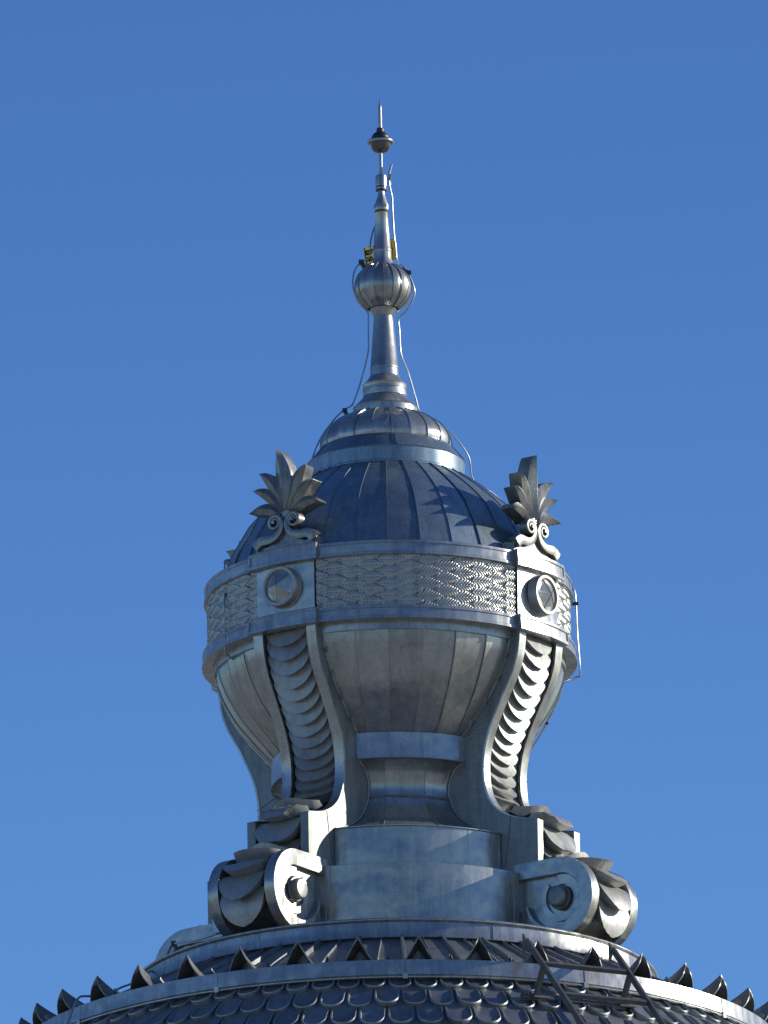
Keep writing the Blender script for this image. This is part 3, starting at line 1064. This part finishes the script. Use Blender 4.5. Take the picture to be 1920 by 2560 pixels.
def palmette():
    m = MB()
    base = [(-92, 0), (92, 0), (92, 30), (84, 33), (60, 22), (30, 32), (14, 52), (10, 88), (13, 112), (0, 128), (-13, 112), (-10, 88), (-14, 52), (-30, 32), (-60, 22), (-84, 33), (-92, 30)]
    m.prism([(-.10, t_ * P, (h - 4) * P) for t_, h in base[::-1]], [(.015, t_ * P, (h - 4) * P) for t_, h in base[::-1]])
    root = m.build('palmette', ZLEAF, None, sharp=35)
    root.parent = lan
    for sgn in (-1, 1):
        m = MB()
        pts = [(90, 22), (72, 34), (52, 34), (36, 36), (20, 44), (10, 58), (7, 73)]
        pts = catmull(pts, 3)
        wd = [26 - 14 * i / (len(pts) - 1) for i in range(len(pts))]
        nn = 36
        for k in range(1, nn):
            th = R(180 - k * 15.5)
            rr = 20 - 13.5 * k / nn
            pts.append((28 + rr * math.cos(th), 75 + rr * math.sin(th)))
            wd.append(10.5 - 6 * k / nn)
        if sgn < 0: pts = [(-a, b2) for a, b2 in pts]
        ribbon(m, [(a * P, b2 * P) for a, b2 in pts], [x * P for x in wd], -.03, .05)
        # eye
        c = (sgn * 28 * P, 75 * P)
        m.prism([(0, c[0] + 5 * P * math.cos(2 * PI * k / 10), c[1] + 5 * P * math.sin(2 * PI * k / 10)) for k in range(10)],
                [(.07, c[0] + 4 * P * math.cos(2 * PI * k / 10), c[1] + 4 * P * math.sin(2 * PI * k / 10)) for k in range(10)])
        m.build('volute', ZLEAF, root, sharp=35)
    leaves = [((0, 108), (0, 190), (-14, 262), 22.5), ((8, 104), (22, 182), (69, 209), 18), ((14, 98), (36, 160), (91, 168), 15.5), ((16, 94), (50, 132), (103, 112), 14)]
    full = []
    for (a, b2, c, wdt) in leaves:
        full.append((a, b2, c, wdt))
        if c[0] > 0: full.append(((-a[0], a[1]), (-b2[0], b2[1]), (-c[0], c[1]), wdt))
    for (a, b2, c, wdt) in full:
        m = MB()
        n = 14
        a = Vector(a); b2 = Vector(b2); c = Vector(c)
        secs = []
        for i in range(n + 1):
            t_ = i / n
            p = a * (1 - t_) ** 2 + b2 * 2 * t_ * (1 - t_) + c * t_ * t_
            d = (2 * (1 - t_) * (b2 - a) + 2 * t_ * (c - b2)).normalized()
            nx = Vector((-d.y, d.x))
            w2 = wdt * max(.02, (math.sin(PI * (.06 + .94 * t_) ** .85) ** .75 if t_ < .999 else .0)) if t_ < 1 else .5
            w2 = wdt * (max(0, math.sin(PI * min(1, .08 + .92 * t_) ** 1.0)) ** .7) + .6
            o_ = leanx(p.y) + 10 * t_ ** 2
            l_, r_ = p + nx * w2, p - nx * w2
            cz = p
            dep = 38
            secs.append([((o_ - dep) * P, l_.x * P, l_.y * P), ((o_ - 3) * P, l_.x * P, l_.y * P), ((o_ + (14 if wdt > 20 else 8) * (1 - .5 * t_)) * P, cz.x * P, cz.y * P),
                         ((o_ - 3) * P, r_.x * P, r_.y * P), ((o_ - dep) * P, r_.x * P, r_.y * P)])
        def fn(u, v): return secs[int(round(u * n))][int(round(v * 4))]
        m.grid(fn, n, 4)
        m.grid(lambda u, v: secs[int(round(u * n))][0 if v < .5 else 4], n, 1)
        m.poly([secs[0][k] for k in range(5)]); m.poly([secs[n][k] for k in range(5)])
        m.build('leaf', ZLEAF, root, sharp=25)
    return root


pz = PU[0][1] + .004 + LZ
p0 = palmette()
pls = [p0] + [copy_tree(p0, lan) for k in range(3)]
for o, az in zip(pls, AZ):
    x, y, z = pol(440 * P, az, pz)
    o.location = (x, y, z); o.rotation_euler = (0, 0, az - PI / 2)
    if abs(az) > PI / 2: o.scale = (.78, .78, .78)
    o['label'] = 'seven leaved palmette with two small volutes'

# ================================================================== lightning conductors
def at(x, y, f=0.0):
    """point of the elevation drawing, f metres in front of the axis"""
    z = zf(y, f)
    a_ = R(1.0)
    # the drawing is turned by the camera roll
    dx, dy = x - 960, y - 1280
    xx = dx * math.cos(a_) + dy * math.sin(a_) * -1
    yy = dy * math.cos(a_) + dx * math.sin(a_)
    d = math.hypot(DH - f, zf(1280 + yy, f) - CZ)
    z = CZ + math.tan(E0 + math.atan(-yy / FPX)) * (DH - f)
    depth = (DH - f) * math.cos(E0) + (z - CZ) * math.sin(E0)
    return Vector((CX + xx / FPX * depth, -f, z))


def cable(name, pts, rad, label, sub=3):
    P3 = [tuple(at(*p)) for p in pts]
    m = MB()
    m.tube(catmull(P3, sub), rad, 8)
    o = m.build(name, WIRE)
    return tag(o, label, 'cable', 'lightning conductor cables')


def clip(parent, p, q, s_=.035):
    m = MB()
    p = at(*p); q = at(*q)
    m.bar(p, q, s_, s_ * .7, up=(0.3, 1, 0.2))
    m.box(p, s_ * 1.3, s_ * 1.3, s_)
    m.build('clip', DARK, parent)


c1 = cable('lightning_cable', [(977, 462, -.02), (972, 447, .0), (975, 470, .0), (980, 492, 0), (981, 520, 0), (985, 588, 0), (989, 615, 0), (992.6, 650, 0), (1009.5, 667, 0), (1022.7, 688, 0), (1033.6, 714, 0), (1036.6, 735, 0), (1028.8, 756, 0), (1016.7, 777, 0),
      (999.8, 791.5, 0), (996, 800, 0), (998.6, 830, 0), (1002, 883, 0), (1017.8, 924, 0), (1029.4, 961.7, 0), (1040, 998, 0), (1051, 1034, .0), (1075, 1046, 0), (1101.7, 1063, -.02), (1133.5, 1089, -.05), (1159.6, 1121, -.08), (1174, 1150, -.1), (1184, 1203, -.15), (1230, 1232, -.3), (1300, 1295, -.5), (1360, 1360, -.75), (1400, 1440, -.8)], .0068,
      'long silver cable running down the right side of the spire and ball')
clip(c1, (1022, 682, 0), (1004, 672, 0), .03)
clip(c1, (1101.7, 1063, -.02), (1097, 1072, -.02), .02)
m = MB()
m.tube([at(972, 437, 0), at(979, 411, 0)], [.011, .009], 8)
m.bar(at(972, 450, 0), at(975, 436, 0), .03, .03, up=(0, 1, 0))
o = m.build('rod_tip', WIRE, c1)
c2 = cable('lightning_cable', [(940, 560, -.05), (937, 568, -.03), (931, 584, 0), (926, 608, .03), (924, 641, .06), (915, 650, .05), (903.4, 655.5, .02), (890, 669.8, 0), (883, 690, 0), (881.5, 714, 0), (889, 740, .0), (906, 766, 0), (919.7, 782, 0), (920.5, 800, 0), (920.8, 840, 0), (920.8, 875, 0), (915, 905, 0), (907.8, 932.8, 0), (896, 973, 0), (886, 1000, 0), (878.9, 1013.8, 0),
      (861.5, 1023.9, 0), (843, 1040, 0), (826.8, 1060, 0), (803.7, 1092, 0), (786.3, 1129.5, 0), (774.7, 1164, 0), (760, 1185, 0), (720, 1222, -.05), (680, 1262, -.05), (646.8, 1291.8, -.05), (625, 1330.6, -.05), (613, 1357.8, 0), (604, 1385, .1), (596, 1396.6, .15), (567, 1400, .2), (562, 1404, .25), (561.7, 1415, .3), (561.7, 1495, .7), (562, 1560, .74), (562.4, 1629, .74), (572, 1640, .68), (608.5, 1670, .55), (618, 1698, .53), (630, 1722, .5), (641, 1730, .48)], .0068,
      'long dull cable down the left side of the spire, over the cornice')
clip(c2, (903.4, 655.5, .02), (912, 670, .02), .035)
clip(c2, (862, 1026, 0), (869, 1041, 0), .03)
clip(c2, (561.7, 1436, .52), (573, 1441, .5), .05)
clip(c2, (642, 1722, .5), (655, 1720, .45), .045)
c3 = cable('lightning_cable', [(1424, 1458, -.2), (1427.5, 1463.7, -.2), (1435.6, 1476, -.2), (1439, 1499, -.2), (1441, 1540, -.2), (1443.4, 1590, -.2), (1450.5, 1684, -.2), (1443.8, 1691.6, -.25), (1426, 1699, -.3), (1410, 1706, -.35), (1406.6, 1713, -.4), (1401, 1734, -.42), (1392, 1758, -.44), (1366.8, 1808.5, -.46), (1352, 1835.6, -.48), (1319, 1886, -.5)], .0075,
      'bright cable standing off the right hand edge of the cornice')
clip(c3, (1441, 1509, -.2), (1429, 1510, -.2), .025)
clip(c3, (1366.8, 1808.5, -.46), (1352, 1804, -.46), .02)
c4 = cable('lightning_cable', [(579, 2319, .6), (566, 2330, .62), (540, 2335, .7), (492, 2351, .55), (450, 2357, .3), (434, 2360, .1), (425, 2372, .1), (410, 2405, .4), (395, 2420, .6), (370, 2432, .9), (345, 2450, 1.2), (324, 2461, 1.5), (300, 2470, 1.6), (262, 2490, 1.8), (225.7, 2490.5, 1.95), (203, 2491, 2.05), (195, 2497, 2.1), (188, 2507, 2.14), (168, 2562, 2.2), (155, 2600, 2.3)], .009,
      'dark cable crossing the two rings of the dome on the left')
clip(c4, (434, 2358, .1), (443, 2374, .1), .03)

# ================================================================== warning signs behind the upper shaft
def sign(corners, f0, f1, name, label, texts, bolt=False):
    """corners in drawing units: top-left, top-right, bottom-right, bottom-left"""
    a, b2, c, d = [at(x, y, f) for (x, y), f in zip(corners, (f0, f1, f1, f0))]
    nrm = (b2 - a).cross(d - a).normalized()
    if nrm.y > 0: nrm = -nrm
    m = MB()
    m.prism([p - nrm * .004 for p in (a, d, c, b2)], [p for p in (a, d, c, b2)])
    o = m.build(name, YELLOW)
    tag(o, label, 'sign', 'yellow warning signs on the spire')
    def uv(u, v): return (a * (1 - u) + b2 * u) * (1 - v) + (d * (1 - u) + c * u) * v
    ib = MB()
    for (u0, v0), (u1, v1) in (((.03, .03), (.97, .03)), ((.97, .03), (.97, .97)), ((.97, .97), (.03, .97)), ((.03, .97), (.03, .03))):
        ib.bar(uv(u0, v0) + nrm * .003, uv(u1, v1) + nrm * .003, .0025, .003, up=nrm)
    if bolt:
        q = [uv(*p) + nrm * .003 for p in ((.5, .2), (.2, .6), (.42, .57), (.3, .88), (.75, .45), (.5, .48), (.68, .2))]
        rb2 = MB(); rb2.prism(q, [p + nrm * .003 for p in q])
        rb2.build('red_bolt', RED, o)
    ib.build('border', INK, o)
    ux = (b2 - a).normalized(); uy = (a - d).normalized(); uy = (uy - ux * uy.dot(ux)).normalized()
    for s_, u, v, size in texts:
        cu = bpy.data.curves.new('lettering', 'FONT'); cu.body = s_; cu.size = size; cu.extrude = .002; cu.offset = .0018
        tm = bpy.data.objects.new('tmp', cu); COL.objects.link(tm)
        dg = bpy.context.evaluated_depsgraph_get()
        me = bpy.data.meshes.new_from_object(tm.evaluated_get(dg))
        bpy.data.objects.remove(tm)
        M = Matrix((ux, uy, nrm)).transposed().to_4x4(); M.translation = uv(u, v) + nrm * .004
        me.transform(M); me.materials.clear(); me.materials.append(INK)
        to = bpy.data.objects.new('lettering', me); COL.objects.link(to); to.parent = o
    return o


sign([(909, 620), (938, 612), (945, 662), (917, 676)], -.09, -.13, 'warning_sign', 'yellow warning sign with black capitals at left of the spire shaft',
     [('OP', .09, .36, .062), ('VI', .24, .68, .062), ('N', .42, .97, .055)])
sign([(962, 597), (986, 597), (993, 647), (968, 654)], -.12, -.05, 'warning_sign', 'yellow warning sign with a red bolt at right of the spire shaft', [], True)

# ================================================================== roof ladder hung over the lower ring
aL = R(26)
er = Vector((math.sin(aL), -math.cos(aL), 0)); et = Vector((math.cos(aL), math.sin(aL), 0))
ztp = zf(2594)
lad = empty('roof_ladder', er * (980 * P) + Vector((0, 0, ztp)))
tag(lad, 'dark steel roof ladder bracket standing on the scale tiles at the lower right', 'ladder')


def lp(k, t_, h):    # k metres outward, t lateral, h up
    return er * k + et * t_ + Vector((0, 0, h))


SLP = math.radians(43.7)
dirv = er * math.cos(SLP) - Vector((0, 0, 1)) * math.sin(SLP)
nrmv = er * math.sin(SLP) + Vector((0, 0, 1)) * math.cos(SLP)
HWL = .392
for sgn in (-1, 1):
    m = MB()
    p = et * sgn * HWL
    m.bar(p - nrmv * .0, p + dirv * 1.75, .016, .052, up=nrmv)
    m.bar(p + et * .02 * 1, p + et * .02 + dirv * 1.75 , .03, .014, up=nrmv)
    # pointed top
    m.prism([p + et * .009, p + et * .009 - dirv * .10 + nrmv * .01, p + et * .009 + dirv * .02 - nrmv * .11], [p - et * .009, p - et * .009 - dirv * .10 + nrmv * .01, p - et * .009 + dirv * .02 - nrmv * .11])
    m.build('stile', FRAME, lad, sharp=20)
    m = MB()
    q = p + dirv * .40
    foot = q - er * .16 - Vector((0, 0, .235))
    m.bar(q, foot, .018, .055, up=dirv)
    m.bar(q + et * .02, foot + et * .02, .028, .012, up=dirv)
    m.box(foot + et * .04, .14, .10, .012, Matrix.Rotation(aL, 3, 'Z') @ Matrix.Rotation(R(0), 3, 'X'))
    m.build('strut', FRAME, lad, sharp=20)
for k, dd in enumerate((.37, .87, 1.37)):
    m = MB()
    m.bar(-et * HWL + dirv * dd, et * HWL + dirv * dd, .034, .036, up=nrmv)
    m.build('rung', FRAME, lad, sharp=20)
m = MB()
ft = dirv * .40 - er * .16 - Vector((0, 0, .235))
m.bar(-et * (HWL + .12) + ft, et * (HWL + .03) + ft, .055, .03, up=nrmv)
m.build('base_rail', FRAME, lad, sharp=20)
